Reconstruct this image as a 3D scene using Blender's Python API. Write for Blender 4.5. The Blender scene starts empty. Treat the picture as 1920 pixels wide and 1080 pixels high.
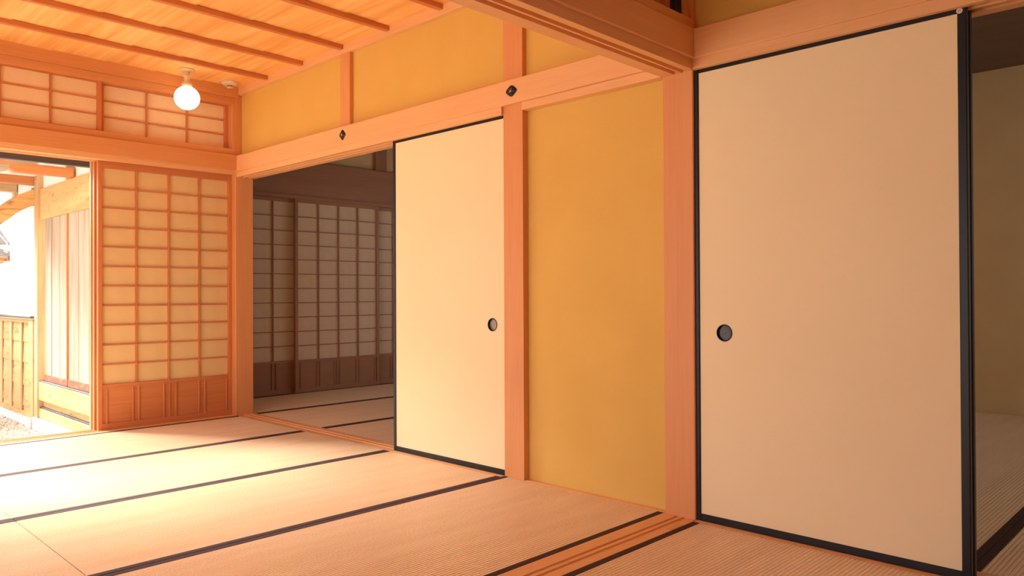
import bpy, bmesh, math, random
from mathutils import Vector, Matrix
random.seed(7)
S = bpy.context.scene
COL = S.collection
PI = math.pi

# ------------------------------------------------------------------ camera, world, sun, exposure
cam_d = bpy.data.cameras.new('camera')
cam = bpy.data.objects.new('camera', cam_d)
COL.objects.link(cam)
cam_d.sensor_width = 36.0
cam_d.lens = 36.0 * 1430.53 / 1920
cam_d.clip_start = 0.02
rr = Vector((0.69690, -0.717154, -0.004474))
dd = Vector((0.0025175, 0.0086846, -0.999959))
ff = Vector((0.717164, 0.69686, 0.0078577))
m = Matrix.Identity(4)
for i in range(3):
    m[i][0], m[i][1], m[i][2] = rr[i], -dd[i], -ff[i]
m[2][3] = 0.93
cam.matrix_world = m
S.camera = cam

S.view_settings.view_transform = 'Standard'
S.view_settings.look = 'None'
S.view_settings.gamma = 1
S.view_settings.use_curve_mapping = False
S.view_settings.exposure = -0.02
S.cycles.use_denoising = True
S.cycles.max_bounces = 14
S.cycles.diffuse_bounces = 10
S.cycles.glossy_bounces = 4
S.cycles.sample_clamp_indirect = 12

W = bpy.data.worlds.new('sky')
S.world = W
W.use_nodes = True
wn = W.node_tree.nodes
wn['Background'].inputs[0].default_value = (0.93, 0.96, 1.0, 1)
wn['Background'].inputs[1].default_value = 3.3

sun_d = bpy.data.lights.new('sun', 'SUN')
sun_d.energy = 23.0
sun_d.angle = math.radians(22.0)
sun_d.color = (1.0, 0.965, 0.90)
sun = bpy.data.objects.new('sun', sun_d)
COL.objects.link(sun)
sdir = Vector((0.28, -0.78, -0.54)).normalized()
sun.rotation_euler = sdir.to_track_quat('-Z', 'Y').to_euler()
sun.location = (-6, 8, 9)


def portal(name, loc, size, direction):
    d = bpy.data.lights.new(name, 'AREA')
    d.shape = 'RECTANGLE'
    d.size, d.size_y = size
    d.cycles.is_portal = True
    o = bpy.data.objects.new(name, d)
    COL.objects.link(o)
    o.location = loc
    o.rotation_euler = Vector(direction).to_track_quat('-Z', 'Z').to_euler()


portal('garden_opening_portal', (0.83, 5.9, 0.92), (1.92, 1.86), (0, -1, 0))
portal('added_near_gap_portal', (-1.25, 1.30, 0.92), (0.70, 1.84), (1, 0, 0))  # unseen gap in the veranda wall, added to brighten the near room
portal('veranda_opening_portal', (-1.25, 3.25, 0.92), (2.83, 1.84), (1, 0, 0))


# ------------------------------------------------------------------ materials
def new_mat(name):
    mt = bpy.data.materials.new(name)
    mt.use_nodes = True
    nt = mt.node_tree
    return mt, nt, nt.nodes['Principled BSDF']


def plain(name, col, rough=0.5, metal=0.0, spec=0.5, coat=0.0):
    mt, nt, b = new_mat(name)
    b.inputs['Base Color'].default_value = (*col, 1)
    b.inputs['Roughness'].default_value = rough
    b.inputs['Metallic'].default_value = metal
    b.inputs['Specular IOR Level'].default_value = spec
    b.inputs['Coat Weight'].default_value = coat
    return mt


def wood(name, light, dark, axis, rough=0.5, contrast=0.5, fibre=90.0, wave=7.0, bump=0.05, knots=None, spec=0.35):
    """Straight-grained wood: noise stretched along one axis, in object space."""
    mt, nt, b = new_mat(name)
    N, L = nt.nodes, nt.links
    tc = N.new('ShaderNodeTexCoord')
    oi = N.new('ShaderNodeObjectInfo')
    add = N.new('ShaderNodeVectorMath'); add.operation = 'ADD'
    mul = N.new('ShaderNodeVectorMath'); mul.operation = 'SCALE'
    comb = N.new('ShaderNodeCombineXYZ')
    for k in range(3):
        L.new(oi.outputs['Random'], comb.inputs[k])
    L.new(comb.outputs[0], mul.inputs[0]); mul.inputs['Scale'].default_value = 13.7
    L.new(tc.outputs['Object'], add.inputs[0]); L.new(mul.outputs[0], add.inputs[1])
    def noise(scale, stretch, detail, dist=0.0):
        mp = N.new('ShaderNodeMapping')
        sc = [scale] * 3
        sc['XYZ'.index(axis)] = scale / stretch
        mp.inputs['Scale'].default_value = sc
        L.new(add.outputs[0], mp.inputs[0])
        n = N.new('ShaderNodeTexNoise')
        n.inputs['Scale'].default_value = 1.0
        n.inputs['Detail'].default_value = detail
        n.inputs['Distortion'].default_value = dist
        L.new(mp.outputs[0], n.inputs['Vector'])
        return n
    big = noise(wave, 10.0, 3.0, 0.6)
    fine = noise(fibre, 28.0, 3.0)
    mix = N.new('ShaderNodeMath'); mix.operation = 'MULTIPLY_ADD'
    L.new(fine.outputs['Fac'], mix.inputs[0]); mix.inputs[1].default_value = 0.45
    sc = N.new('ShaderNodeMath'); sc.operation = 'MULTIPLY'; sc.inputs[1].default_value = 0.62
    L.new(big.outputs['Fac'], sc.inputs[0]); L.new(sc.outputs[0], mix.inputs[2])
    rp = N.new('ShaderNodeValToRGB')
    lo, hi = 0.53 - 0.30 * (1.15 - contrast), 0.53 + 0.30 * (1.15 - contrast)
    rp.color_ramp.elements[0].position = lo
    rp.color_ramp.elements[1].position = hi
    rp.color_ramp.elements[0].color = (*dark, 1)
    rp.color_ramp.elements[1].color = (*light, 1)
    L.new(mix.outputs[0], rp.inputs[0])
    out = rp.outputs[0]
    if knots:
        kn = noise(knots[1], 3.0, 4.0, 2.5)
        kr = N.new('ShaderNodeValToRGB')
        kr.color_ramp.elements[0].position = 0.60
        kr.color_ramp.elements[1].position = 0.70
        kr.color_ramp.elements[0].color = (0, 0, 0, 1)
        kr.color_ramp.elements[1].color = (0.8, 0.8, 0.8, 1)
        L.new(kn.outputs['Fac'], kr.inputs[0])
        mx = N.new('ShaderNodeMixRGB')
        L.new(kr.outputs[0], mx.inputs[0]); L.new(out, mx.inputs[1])
        mx.inputs[2].default_value = (*knots[0], 1)
        out = mx.outputs[0]
    L.new(out, b.inputs['Base Color'])
    b.inputs['Roughness'].default_value = rough
    b.inputs['Specular IOR Level'].default_value = spec
    if bump:
        bp = N.new('ShaderNodeBump')
        bp.inputs['Strength'].default_value = bump
        bp.inputs['Distance'].default_value = 0.002
        L.new(fine.outputs['Fac'], bp.inputs['Height'])
        L.new(bp.outputs[0], b.inputs['Normal'])
    return mt


def mottled(name, c1, c2, scale, rough=0.9, bump=0.1, bscale=400.0, spec=0.2, dist=0.001):
    mt, nt, b = new_mat(name)
    N, L = nt.nodes, nt.links
    tc = N.new('ShaderNodeTexCoord')
    n = N.new('ShaderNodeTexNoise'); n.inputs['Scale'].default_value = scale; n.inputs['Detail'].default_value = 5
    L.new(tc.outputs['Object'], n.inputs['Vector'])
    rp = N.new('ShaderNodeValToRGB')
    rp.color_ramp.elements[0].position = 0.3; rp.color_ramp.elements[1].position = 0.7
    rp.color_ramp.elements[0].color = (*c1, 1); rp.color_ramp.elements[1].color = (*c2, 1)
    L.new(n.outputs['Fac'], rp.inputs[0]); L.new(rp.outputs[0], b.inputs['Base Color'])
    b.inputs['Roughness'].default_value = rough
    b.inputs['Specular IOR Level'].default_value = spec
    if bump:
        f = N.new('ShaderNodeTexNoise'); f.inputs['Scale'].default_value = bscale; f.inputs['Detail'].default_value = 3
        L.new(tc.outputs['Object'], f.inputs['Vector'])
        bp = N.new('ShaderNodeBump'); bp.inputs['Strength'].default_value = bump; bp.inputs['Distance'].default_value = dist
        L.new(f.outputs['Fac'], bp.inputs['Height']); L.new(bp.outputs[0], b.inputs['Normal'])
    return mt


def both(fn, name, *a, **k):
    return {ax: fn(name + '_' + ax.lower(), *a, axis=ax, **k) for ax in 'XYZ'}


CEDAR = both(wood, 'cedar', (0.80, 0.475, 0.235), (0.72, 0.375, 0.160), contrast=0.35)
BACKW = both(wood, 'back_wall_cedar', (0.68, 0.325, 0.130), (0.59, 0.250, 0.090), contrast=0.35)
POST = both(wood, 'post_cedar', (0.71, 0.335, 0.135), (0.62, 0.260, 0.092), contrast=0.35)
DARK = both(wood, 'cedar_lattice', (0.64, 0.245, 0.090), (0.50, 0.165, 0.055), contrast=0.35)
OLD = both(wood, 'weathered_cedar', (0.62, 0.44, 0.25), (0.46, 0.29, 0.14), contrast=0.7, rough=0.75, bump=0.2)
PALE = both(wood, 'bleached_plank', (0.52, 0.43, 0.33), (0.36, 0.26, 0.18), contrast=0.7, rough=0.75, bump=0.2, fibre=60.0)
OLDK = both(wood, 'knotty_cedar', (0.74, 0.48, 0.22), (0.54, 0.31, 0.12), contrast=0.6, rough=0.8, bump=0.2, knots=((0.30, 0.16, 0.08), 9.0))
RAFT = both(wood, 'rafter_cedar', (0.66, 0.30, 0.13), (0.46, 0.18, 0.07), contrast=0.5, rough=0.7)
DARK2 = both(wood, 'shade_toned_wood', (0.44, 0.23, 0.14), (0.34, 0.165, 0.095), contrast=0.35)  # same cedar, darkened in colour for the weak light of the room beyond
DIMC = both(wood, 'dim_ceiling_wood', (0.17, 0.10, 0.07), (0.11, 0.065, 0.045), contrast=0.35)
CEIL = both(wood, 'ceiling_cedar', (0.94, 0.57, 0.22), (0.76, 0.36, 0.10), contrast=0.75, fibre=30.0, wave=7.0, rough=0.6)
BLACK = plain('black_lacquer', (0.012, 0.012, 0.014), 0.38, 0, 0.3, 0.0)
PLASTER2 = mottled('olive_plaster', (0.70, 0.53, 0.30), (0.76, 0.59, 0.34), 3.0, bump=0.25, bscale=700)
PAPER3 = mottled('transom_paper', (0.80, 0.61, 0.38), (0.83, 0.64, 0.40), 12.0, rough=0.85, bump=0)
PAPER2 = mottled('backlit_toned_paper', (0.72, 0.58, 0.43), (0.76, 0.62, 0.46), 12.0, rough=0.85, bump=0)  # paper lightened in colour to stand in for faint daylight behind it
PLASTER = mottled('yellow_plaster', (0.66, 0.42, 0.108), (0.70, 0.455, 0.122), 3.0, bump=0.25, bscale=700)
WHITEP = mottled('white_plaster', (0.83, 0.82, 0.80), (0.88, 0.87, 0.86), 4.0)
FUSUMA = mottled('door_paper', (0.83, 0.69, 0.43), (0.85, 0.72, 0.46), 2.0, rough=0.75, bump=0.05, bscale=900)
PAPER = mottled('screen_paper', (0.70, 0.50, 0.25), (0.73, 0.525, 0.265), 12.0, rough=0.85, bump=0.05, bscale=300)
STONE = mottled('granite', (0.62, 0.61, 0.60), (0.76, 0.75, 0.74), 60.0, bump=0.2)
GROUND = mottled('pale_earth', (0.50, 0.45, 0.38), (0.66, 0.60, 0.52), 30.0)
SLATE = mottled('grey_tile', (0.28, 0.29, 0.31), (0.40, 0.41, 0.43), 25.0, rough=0.6)
CREAM = plain('cream_plastic', (0.66, 0.54, 0.36), 0.4)
IRON = plain('dark_bronze', (0.045, 0.035, 0.032), 0.38, 0.85)
SILVER = plain('worn_silver', (0.60, 0.55, 0.48), 0.3, 1.0)
DISH = plain('worn_dish', (0.33, 0.25, 0.21), 0.35, 0.4)
DISH2 = plain('dark_dish', (0.05, 0.040, 0.036), 0.35, 0.4)
REED = both(wood, 'reed', (0.60, 0.27, 0.13), (0.38, 0.14, 0.06), contrast=0.5)
STEEL = plain('dark_rail', (0.10, 0.09, 0.10), 0.5, 0.3)
INK = plain('brown_ink', (0.18, 0.08, 0.04), 0.6)
LABELW = plain('sticker_paper', (0.80, 0.68, 0.58), 0.5)
GLOW = plain('lamp_glass', (0.95, 0.93, 0.9), 0.3)
_b = GLOW.node_tree.nodes['Principled BSDF']
_b.inputs['Emission Color'].default_value = (1.0, 0.80, 0.55, 1)
_b.inputs['Emission Strength'].default_value = 2.8


def glass_mat(name):
    mt, nt, b = new_mat(name)
    b.inputs['Base Color'].default_value = (0.97, 0.9, 0.75, 1)
    b.inputs['Alpha'].default_value = 0.28
    b.inputs['Roughness'].default_value = 0.05
    return mt


GLASS = glass_mat('clear_glass')


def tatami_mat_material():
    mt, nt, b = new_mat('tatami_rush')
    N, L = nt.nodes, nt.links
    tc = N.new('ShaderNodeTexCoord')
    def noise(sc, det=3.0):
        mp = N.new('ShaderNodeMapping'); mp.inputs['Scale'].default_value = sc
        L.new(tc.outputs['Object'], mp.inputs[0])
        n = N.new('ShaderNodeTexNoise'); n.inputs['Scale'].default_value = 1; n.inputs['Detail'].default_value = det
        L.new(mp.outputs[0], n.inputs['Vector'])
        return n
    a = noise((1.6, 12.0, 1.0))
    f = noise((260.0, 70.0, 1.0), 2.0)
    m1 = N.new('ShaderNodeMath'); m1.operation = 'MULTIPLY_ADD'
    L.new(f.outputs['Fac'], m1.inputs[0]); m1.inputs[1].default_value = 0.62
    m2 = N.new('ShaderNodeMath'); m2.operation = 'MULTIPLY'; m2.inputs[1].default_value = 0.36
    L.new(a.outputs['Fac'], m2.inputs[0]); L.new(m2.outputs[0], m1.inputs[2])
    rp = N.new('ShaderNodeValToRGB')
    rp.color_ramp.elements[0].position = 0.36; rp.color_ramp.elements[1].position = 0.62
    rp.color_ramp.elements[0].color = (0.72, 0.51, 0.285, 1)
    rp.color_ramp.elements[1].color = (0.88, 0.675, 0.425, 1)
    L.new(m1.outputs[0], rp.inputs[0])
    L.new(rp.outputs[0], b.inputs['Base Color'])
    b.inputs['Roughness'].default_value = 0.36
    b.inputs['Sheen Weight'].default_value = 0.2
    b.inputs['Sheen Roughness'].default_value = 0.4
    b.inputs['Specular IOR Level'].default_value = 0.6
    bp = N.new('ShaderNodeBump'); bp.inputs['Strength'].default_value = 0.14; bp.inputs['Distance'].default_value = 0.0012
    L.new(f.outputs['Fac'], bp.inputs['Height']); L.new(bp.outputs[0], b.inputs['Normal'])
    return mt


TATAMI = tatami_mat_material()
HERI = mottled('black_cloth', (0.045, 0.022, 0.022), (0.075, 0.040, 0.038), 120.0, rough=0.8, bump=0.4, bscale=1200)


# ------------------------------------------------------------------ mesh helpers
def box(bm, x0, x1, y0, y1, z0, z1, bev=0.0):
    r = bmesh.ops.create_cube(bm, size=1.0)
    vs = r['verts']
    for v in vs:
        v.co = Vector(((x0 + x1) / 2 + v.co.x * (x1 - x0), (y0 + y1) / 2 + v.co.y * (y1 - y0), (z0 + z1) / 2 + v.co.z * (z1 - z0)))
    if bev:
        es = list({e for v in vs for e in v.link_edges})
        bmesh.ops.bevel(bm, geom=es, offset=bev, segments=1, affect='EDGES')
    return vs


def prism(bm, pts, axis, a0, a1):
    """Extrude a closed 2D outline along an axis. pts are (u, v): axis X -> (y, z), axis Y -> (x, z), axis Z -> (x, y)."""
    def P(u, v, a):
        return {'X': (a, u, v), 'Y': (u, a, v), 'Z': (u, v, a)}[axis]
    A = [bm.verts.new(P(u, v, a0)) for u, v in pts]
    B = [bm.verts.new(P(u, v, a1)) for u, v in pts]
    n = len(pts)
    bm.faces.new(A); bm.faces.new(list(reversed(B)))
    for i in range(n):
        bm.faces.new((A[i], B[i], B[(i + 1) % n], A[(i + 1) % n]))
    bmesh.ops.recalc_face_normals(bm, faces=bm.faces[:])


def lathe(bm, prof, c, axis='Z', seg=32):
    """Revolve (radius, height) points about an axis through c; caps where the radius is zero."""
    rings = []
    for r, hh in prof:
        ring = []
        if r < 1e-6:
            p = {'Z': (0, 0, hh), 'X': (hh, 0, 0)}[axis]
            ring = [bm.verts.new(Vector(c) + Vector(p))]
        else:
            for i in range(seg):
                t = 2 * PI * i / seg
                p = {'Z': (r * math.cos(t), r * math.sin(t), hh), 'X': (hh, r * math.cos(t), r * math.sin(t))}[axis]
                ring.append(bm.verts.new(Vector(c) + Vector(p)))
        rings.append(ring)
    for A, B in zip(rings, rings[1:]):
        for i in range(seg):
            j = (i + 1) % seg
            if len(A) == 1 and len(B) == 1:
                continue
            if len(A) == 1:
                bm.faces.new((A[0], B[i], B[j]))
            elif len(B) == 1:
                bm.faces.new((A[i], B[0], A[j]))
            else:
                bm.faces.new((A[i], B[i], B[j], A[j]))
    bmesh.ops.recalc_face_normals(bm, faces=bm.faces[:])


def tube(bm, pts, r, seg=8):
    prev = None
    for k, p in enumerate(pts):
        p = Vector(p)
        d = (Vector(pts[min(k + 1, len(pts) - 1)]) - Vector(pts[max(k - 1, 0)])).normalized()
        u = d.orthogonal().normalized(); w = d.cross(u)
        if prev:
            u = (prev - d * prev.dot(d)).normalized(); w = d.cross(u)
        prev = u
        ring = [bm.verts.new(p + u * r * math.cos(2 * PI * i / seg) + w * r * math.sin(2 * PI * i / seg)) for i in range(seg)]
        if k:
            for i in range(seg):
                bm.faces.new((last[i], last[(i + 1) % seg], ring[(i + 1) % seg], ring[i]))
        else:
            bm.faces.new(ring)
        last = ring
    bm.faces.new(list(reversed(last)))
    bmesh.ops.recalc_face_normals(bm, faces=bm.faces[:])


def tags(o, label=None, cat=None, group=None, kind=None):
    if label: o['label'] = label
    if cat: o['category'] = cat
    if group: o['group'] = group
    if kind: o['kind'] = kind
    return o


def world_loc(o):
    v = Vector((0, 0, 0))
    while o:
        v = v + Vector(o.location)
        o = o.parent
    return v


def root(name, loc, label, cat, group=None, kind=None):
    o = bpy.data.objects.new(name, None)
    o.empty_display_size = 0.05
    COL.objects.link(o)
    o.location = loc
    return tags(o, label, cat, group, kind)


def obj(name, bm, mat, parent=None, smooth=False, loc=None, label=None, kind=None):
    """World-space bmesh -> one mesh object, its own origin at the parent's base (or at loc)."""
    me = bpy.data.meshes.new(name)
    base = Vector(loc) if loc is not None else (world_loc(parent) if parent else Vector((0, 0, 0)))
    bmesh.ops.translate(bm, verts=bm.verts, vec=-base)
    if smooth:
        for f in bm.faces: f.smooth = True
    bm.to_mesh(me); bm.free()
    me.materials.append(mat)
    o = bpy.data.objects.new(name, me)
    COL.objects.link(o)
    if parent:
        o.parent = parent
        if loc is not None: o.location = base - world_loc(parent)
    elif loc is not None:
        o.location = base
    if label: o['label'] = label
    if kind: o['kind'] = kind
    return o


def boxpart(name, parent, mat, *dims, bev=0.0, label=None, kind=None):
    bm = bmesh.new(); box(bm, *dims, bev=bev)
    return obj(name, bm, mat, parent, label=label, kind=kind)


def copy_part(src, parent, delta):
    c = src.copy()
    COL.objects.link(c)
    c.parent = parent
    c.location = Vector(src.location) + Vector(delta)
    return c


def struct(name, label, cat, dims, mat, bev=0.002):
    bm = bmesh.new(); box(bm, *dims, bev=bev)
    o = obj(name, bm, mat, loc=((dims[0] + dims[1]) / 2, (dims[2] + dims[3]) / 2, dims[4]))
    return tags(o, label, cat, kind='structure')


# ================================================================== THE ROOM
XW, YB, YS = 2.745, 5.62, 1.80          # tatami edge at the right wall, at the back wall, at the middle sill
KB, KT, NT = 1.848, 1.888, 2.010        # underside of the door heads, top of them, top of the rail above

# floor slab under the mats
struct('floor', 'wooden subfloor hidden below the rush mats of the lit rooms', 'floor', (-1.16, 2.80, -2.7, 5.76, -0.16, -0.056), CEDAR['X'], 0)
struct('floor', 'wooden subfloor hidden below the rush mats of the dark rooms', 'floor', (2.80, 6.95, -2.7, 6.62, -0.16, -0.056), CEDAR['X'], 0)

# ---- pillars
def pillar(label, x0, x1, y0, y1, z1=2.56, name='pillar', z0=-0.05):
    return struct(name, label, 'pillar', (x0, x1, y0, y1, z0, z1), POST['Z'], 0.003)

pillar('squared cedar pillar in the far corner between lattice screen and dark doorway', 2.75, 2.895, 5.66, 5.80)
bm = bmesh.new()
prism(bm, [(2.772, 2.615), (2.772, 2.750), (2.7805, 2.750), (2.7805, 2.716), (2.8100, 2.716), (2.8100, 2.750), (2.905, 2.750), (2.905, 2.615)], 'Z', -0.05, 2.56)
tags(obj('pillar', bm, POST['Z'], loc=(2.84, 2.68, -0.05)), 'cedar pillar between the far paper door and the yellow plaster panel', 'pillar', kind='structure')
pillar('widest cedar pillar beside the near paper door, carrying the crossing beam', 2.772, 2.905, 1.650, 1.795, 2.9)
pillar('cedar pillar at the rear end of the large near paper door', 2.772, 2.905, -0.42, -0.285)
pillar('short cedar strut in the yellow wall band above the dark doorway', 2.772, 2.86, 4.133, 4.242, 2.50, 'pillar', 2.0)
pillar('cedar pillar at the veranda end of the crossing beam', -1.21, -1.075, 1.650, 1.795, 2.9)
pillar('cedar pillar at the veranda corner of the back wall', -1.21, -1.075, 5.66, 5.80)

# ---- wall_right: plaster fields of the wall with the sliding doors
wr = root('wall_right', (2.80, 3.7, 0), 'yellow plastered wall band over doors and tall plaster panel between pillars', 'wall', kind='structure')
def plaster(parent, *dims, mat=None):
    return boxpart('plaster_panel', parent, mat or PLASTER, *dims)
plaster(wr, 2.80, 2.88, 4.242, 5.70, 1.90, 2.56)
plaster(wr, 2.80, 2.88, 2.75, 4.133, 1.90, 2.56)
plaster(wr, 2.80, 2.88, 1.795, 2.615, 1.89, 2.56)
plaster(wr, 2.81, 2.87, 1.795, 2.615, -0.05, 1.89)
plaster(wr, 2.80, 2.88, -2.6, 1.65, 1.89, 2.9)
plaster(wr, 2.81, 2.87, -2.6, -0.42, -0.05, 1.89)

# ---- grooved door heads and rails of the right wall
def grooved(name, label, cat, axis, a0, a1, lo, hi, z0, z1, grooves, up, mat):
    """Beam along axis with grooves (pairs) cut in its top (up) or underside."""
    pts = []
    if up:
        pts = [(lo, z0), (lo, z1)]
        for g0, g1 in grooves: pts += [(g0, z1), (g0, z1 - 0.005), (g1, z1 - 0.005), (g1, z1)]
        pts += [(hi, z1), (hi, z0)]
    else:
        pts = [(lo, z1), (lo, z0)]
        for g0, g1 in grooves: pts += [(g0, z0), (g0, z0 + 0.016), (g1, z0 + 0.016), (g1, z0)]
        pts += [(hi, z0), (hi, z1)]
    bm = bmesh.new(); prism(bm, pts, axis, a0, a1)
    c = ((a0 + a1) / 2, (lo + hi) / 2, z0) if axis == 'X' else ((lo + hi) / 2, (a0 + a1) / 2, z0)
    return tags(obj(name, bm, mat, loc=c), label, cat, kind='structure')

GR = [(2.779, 2.812), (2.822, 2.856)]
grooved('lintel', 'grooved cedar door head over the dark doorway and far paper door', 'lintel', 'Y', 2.750, 5.66, 2.757, 2.905, KB, KT, GR, False, CEDAR['Y'])
grooved('lintel', 'grooved cedar door head over the near paper door', 'lintel', 'Y', -0.285, 1.650, 2.757, 2.905, KB, KT, GR, False, CEDAR['Y'])
grooved('sill', 'grooved cedar floor sill running through the dark doorway', 'sill', 'Y', 2.750, 5.66, XW, 2.905, -0.05, 0.0, GR, True, CEDAR['Y'])
grooved('sill', 'grooved cedar floor sill under the near paper door', 'sill', 'Y', -0.285, 1.650, XW, 2.905, -0.05, 0.0, GR, True, CEDAR['Y'])
struct('trim_1', 'thin cedar strip on the floor along the foot of the yellow plaster panel', 'trim', (2.774, 2.81, 1.795, 2.615, -0.05, 0.001), CEDAR['Y'])
struct('trim_2', 'cedar filler strip directly above the tall yellow plaster panel', 'trim', (2.760, 2.81, 1.795, 2.612, KB, KT), CEDAR['Y'])
struct('trim_3', 'long cedar rail above the far doors carrying two dark diamond ornaments', 'rail', (2.745, 2.80, 1.79, 5.66, KT, NT), CEDAR['Y'], 0.003)
struct('trim_4', 'cedar rail directly above the near paper door', 'rail', (2.745, 2.80, -2.6, 1.655, KT, NT), CEDAR['Y'], 0.003)
struct('trim_5', 'cedar moulding where the yellow wall band meets the boarded ceiling', 'trim', (2.765, 2.80, 1.79, 5.68, 2.487, 2.56), CEDAR['Y'], 0.002)
# wooden stopper let into the doorway sill
bm = bmesh.new(); box(bm, 2.748, 2.766, 5.42, 5.535, -0.001, 0.006, 0.001)
tags(obj('door_stop', bm, OLD['Y'], loc=(2.757, 5.478, 0)), 'tiny pale wooden stop block on the sill at the foot of the corner pillar', 'stop block')

# ---- crossing beam between the two rooms
GF = [(1.674, 1.700), (1.710, 1.738)]
grooved('lintel', 'grooved cedar beam crossing overhead between the two rooms', 'lintel', 'X', -1.075, 2.772, 1.642, 1.797, KB, KT, GF, False, CEDAR['X'])
struct('trim_6', 'broad cedar rail on the shaded near face of the crossing beam', 'rail', (-1.075, 2.745, 1.626, 1.642, KT, NT), CEDAR['X'], 0.003)
struct('beam', 'cedar backing beam above the crossing door head', 'beam', (-1.075, 2.772, 1.642, 1.797, KT, 2.055), CEDAR['X'], 0)
grooved('sill', 'twin-grooved cedar sill on the floor between the two rooms', 'sill', 'X', -1.075, 2.772, 1.645, YS, -0.05, 0.0, [(1.690, 1.706), (1.722, 1.738)], True, CEDAR['X'])
bm = bmesh.new(); box(bm, 2.585, 2.680, 1.650, 1.672, -0.002, 0.0012, 0.0004)
tags(obj('inlay_patch', bm, OLDK['X'], loc=(2.63, 1.66, 0)), 'small darker wood patch let into the middle sill near the widest pillar', 'wood patch')
# wall field above the beam: plaster with a reed transom in black frame
wm = root('wall_middle', (0.8, 1.72, 2.055), 'plastered wall over the crossing beam around the reed transom', 'wall', kind='structure')
plaster(wm, 2.735, 2.772, 1.67, 1.77, 2.055, 2.9)
plaster(wm, -1.075, 0.90, 1.67, 1.77, 2.055, 2.9)
plaster(wm, 0.90, 2.735, 1.67, 1.77, 2.50, 2.9)
tr = root('reed_transom', (1.82, 1.69, 2.06), 'reed transom in black lacquered frame above the crossing beam', 'transom')
for nm, d in (('frame_rail', (0.90, 2.735, 1.68, 1.71, 2.055, 2.078)), ('frame_rail', (0.90, 2.735, 1.68, 1.71, 2.47, 2.50)),
              ('frame_stile', (2.680, 2.735, 1.678, 1.712, 2.055, 2.50)), ('frame_stile', (0.90, 0.95, 1.678, 1.712, 2.055, 2.50))):
    boxpart(nm, tr, BLACK, *d, bev=0.001)
bm = bmesh.new()
x = 0.956
while x < 2.678:
    bmesh.ops.create_cone(bm, cap_ends=False, segments=6, radius1=0.0045, radius2=0.0045, depth=0.40, matrix=Matrix.Translation((x, 1.695 + random.uniform(-.001, .001), 2.275)))
    x += 0.0118
obj('reed_infill', bm, REED['Z'], tr, kind='stuff')

# ---- ceiling: lapped boards on slim battens
cl = root('ceiling', (0.8, 3.7, 2.545), 'boarded cedar ceiling of lapped planks above the mat room', 'ceiling', kind='structure')
x = 1.479 - 0.3285 * 8
first = None
while x < 2.80:
    x1 = min(x + 0.3285, 2.80)
    if x1 - x > 0.05:
        bm = bmesh.new()
        prism(bm, [(x, 2.5535), (x, 2.5465), (x1 + 0.004, 2.5405), (x1 + 0.004, 2.5475)], 'Y', 1.79, 5.70)
        obj('ceiling_board', bm, CEIL['Y'], cl)
    x += 0.3285
boxpart('ceiling_backing', cl, CEDAR['X'], -1.2, 2.85, 1.70, 5.75, 2.56, 2.60)
y = 5.192
k = 0
bt0 = None
while y > 1.85:
    if bt0 is None:
        bt0 = boxpart('batten', cl, DARK['X'], -1.075, 2.768, y - 0.017, y + 0.017, 2.513, 2.5425, bev=0.001); y0b = y
    else:
        copy_part(bt0, cl, (0, y - y0b, 0))
    y -= 0.4905

# near room ceiling and outer roof (out of view, closes the rooms)
c2 = struct('ceiling', 'plain boarded ceiling over the near room, behind the crossing beam', 'ceiling', (-1.2, 2.85, -2.7, 1.72, 2.90, 2.96), CEIL['Y'], 0)
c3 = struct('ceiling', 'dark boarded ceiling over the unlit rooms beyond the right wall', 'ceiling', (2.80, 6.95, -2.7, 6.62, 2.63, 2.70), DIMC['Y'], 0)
struct('roof', 'roof over the veranda side of the building', 'roof', (-2.2, -1.16, -2.7, 5.9, 2.35, 2.45), RAFT['Y'], 0)

# ---- back wall
wb = root('wall_back', (0.8, 5.72, 0), 'back wall of the mat room around screens and transom', 'wall', kind='structure')
plaster(wb, -1.075, -0.14, 5.66, 5.80, -0.05, 1.85, mat=PLASTER)
struct('trim_7', 'cedar rail across the back wall between lower screens and transom windows', 'rail', (-1.075, 2.752, 5.632, 5.68, 1.897, 2.014), BACKW['X'], 0.003)
grooved('lintel', 'grooved cedar door head across the back wall above the lattice screen', 'lintel', 'X', -1.075, 2.752, 5.655, 5.81, 1.866, 1.899,
        [(5.700, 5.753), (5.763, 5.798)], False, CEDAR['X'])
struct('trim_8', 'upper cedar moulding along the back wall just below the ceiling', 'trim', (-1.075, 2.77, 5.640, 5.70, 2.462, 2.56), BACKW['X'], 0.002)
struct('trim_9', 'cedar head rail directly above the back transom windows', 'trim', (-1.075, 2.752, 5.662, 5.80, 2.408, 2.462), BACKW['X'], 0.002)
struct('trim_10', 'cedar sill rail directly below the back transom windows', 'trim', (-1.075, 2.752, 5.655, 5.80, 2.014, 2.062), BACKW['X'], 0.002)
struct('trim_11', 'slim upright cedar jamb at the corner end of the transom windows', 'trim', (2.722, 2.752, 5.655, 5.79, 2.062, 2.408), BACKW['Z'], 0.002)
struct('trim_12', 'dark cedar corner post segment beside the transom windows', 'trim', (2.752, 2.80, 5.655, 5.80, 2.014, 2.487), BACKW['Z'], 0.002)
struct('trim_13', 'pale outer track rail just outside the garden opening, at its head', 'trim', (-1.075, 2.85, 5.81, 5.95, 1.897, 1.93), CEDAR['X'], 0.001)
struct('trim_14', 'dark shutter rail outside along the top of the garden opening', 'rail', (-1.2, 2.85, 5.885, 5.93, 1.838, 1.897), STEEL, 0.002)
grooved('sill', 'grooved cedar sill at the garden opening of the back wall', 'sill', 'X', -1.075, 2.76, YB + 0.005, 5.805, -0.05, 0.0,
        [(5.672, 5.700), (5.716, 5.752), (5.762, 5.798)], True, CEDAR['X'])
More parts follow.
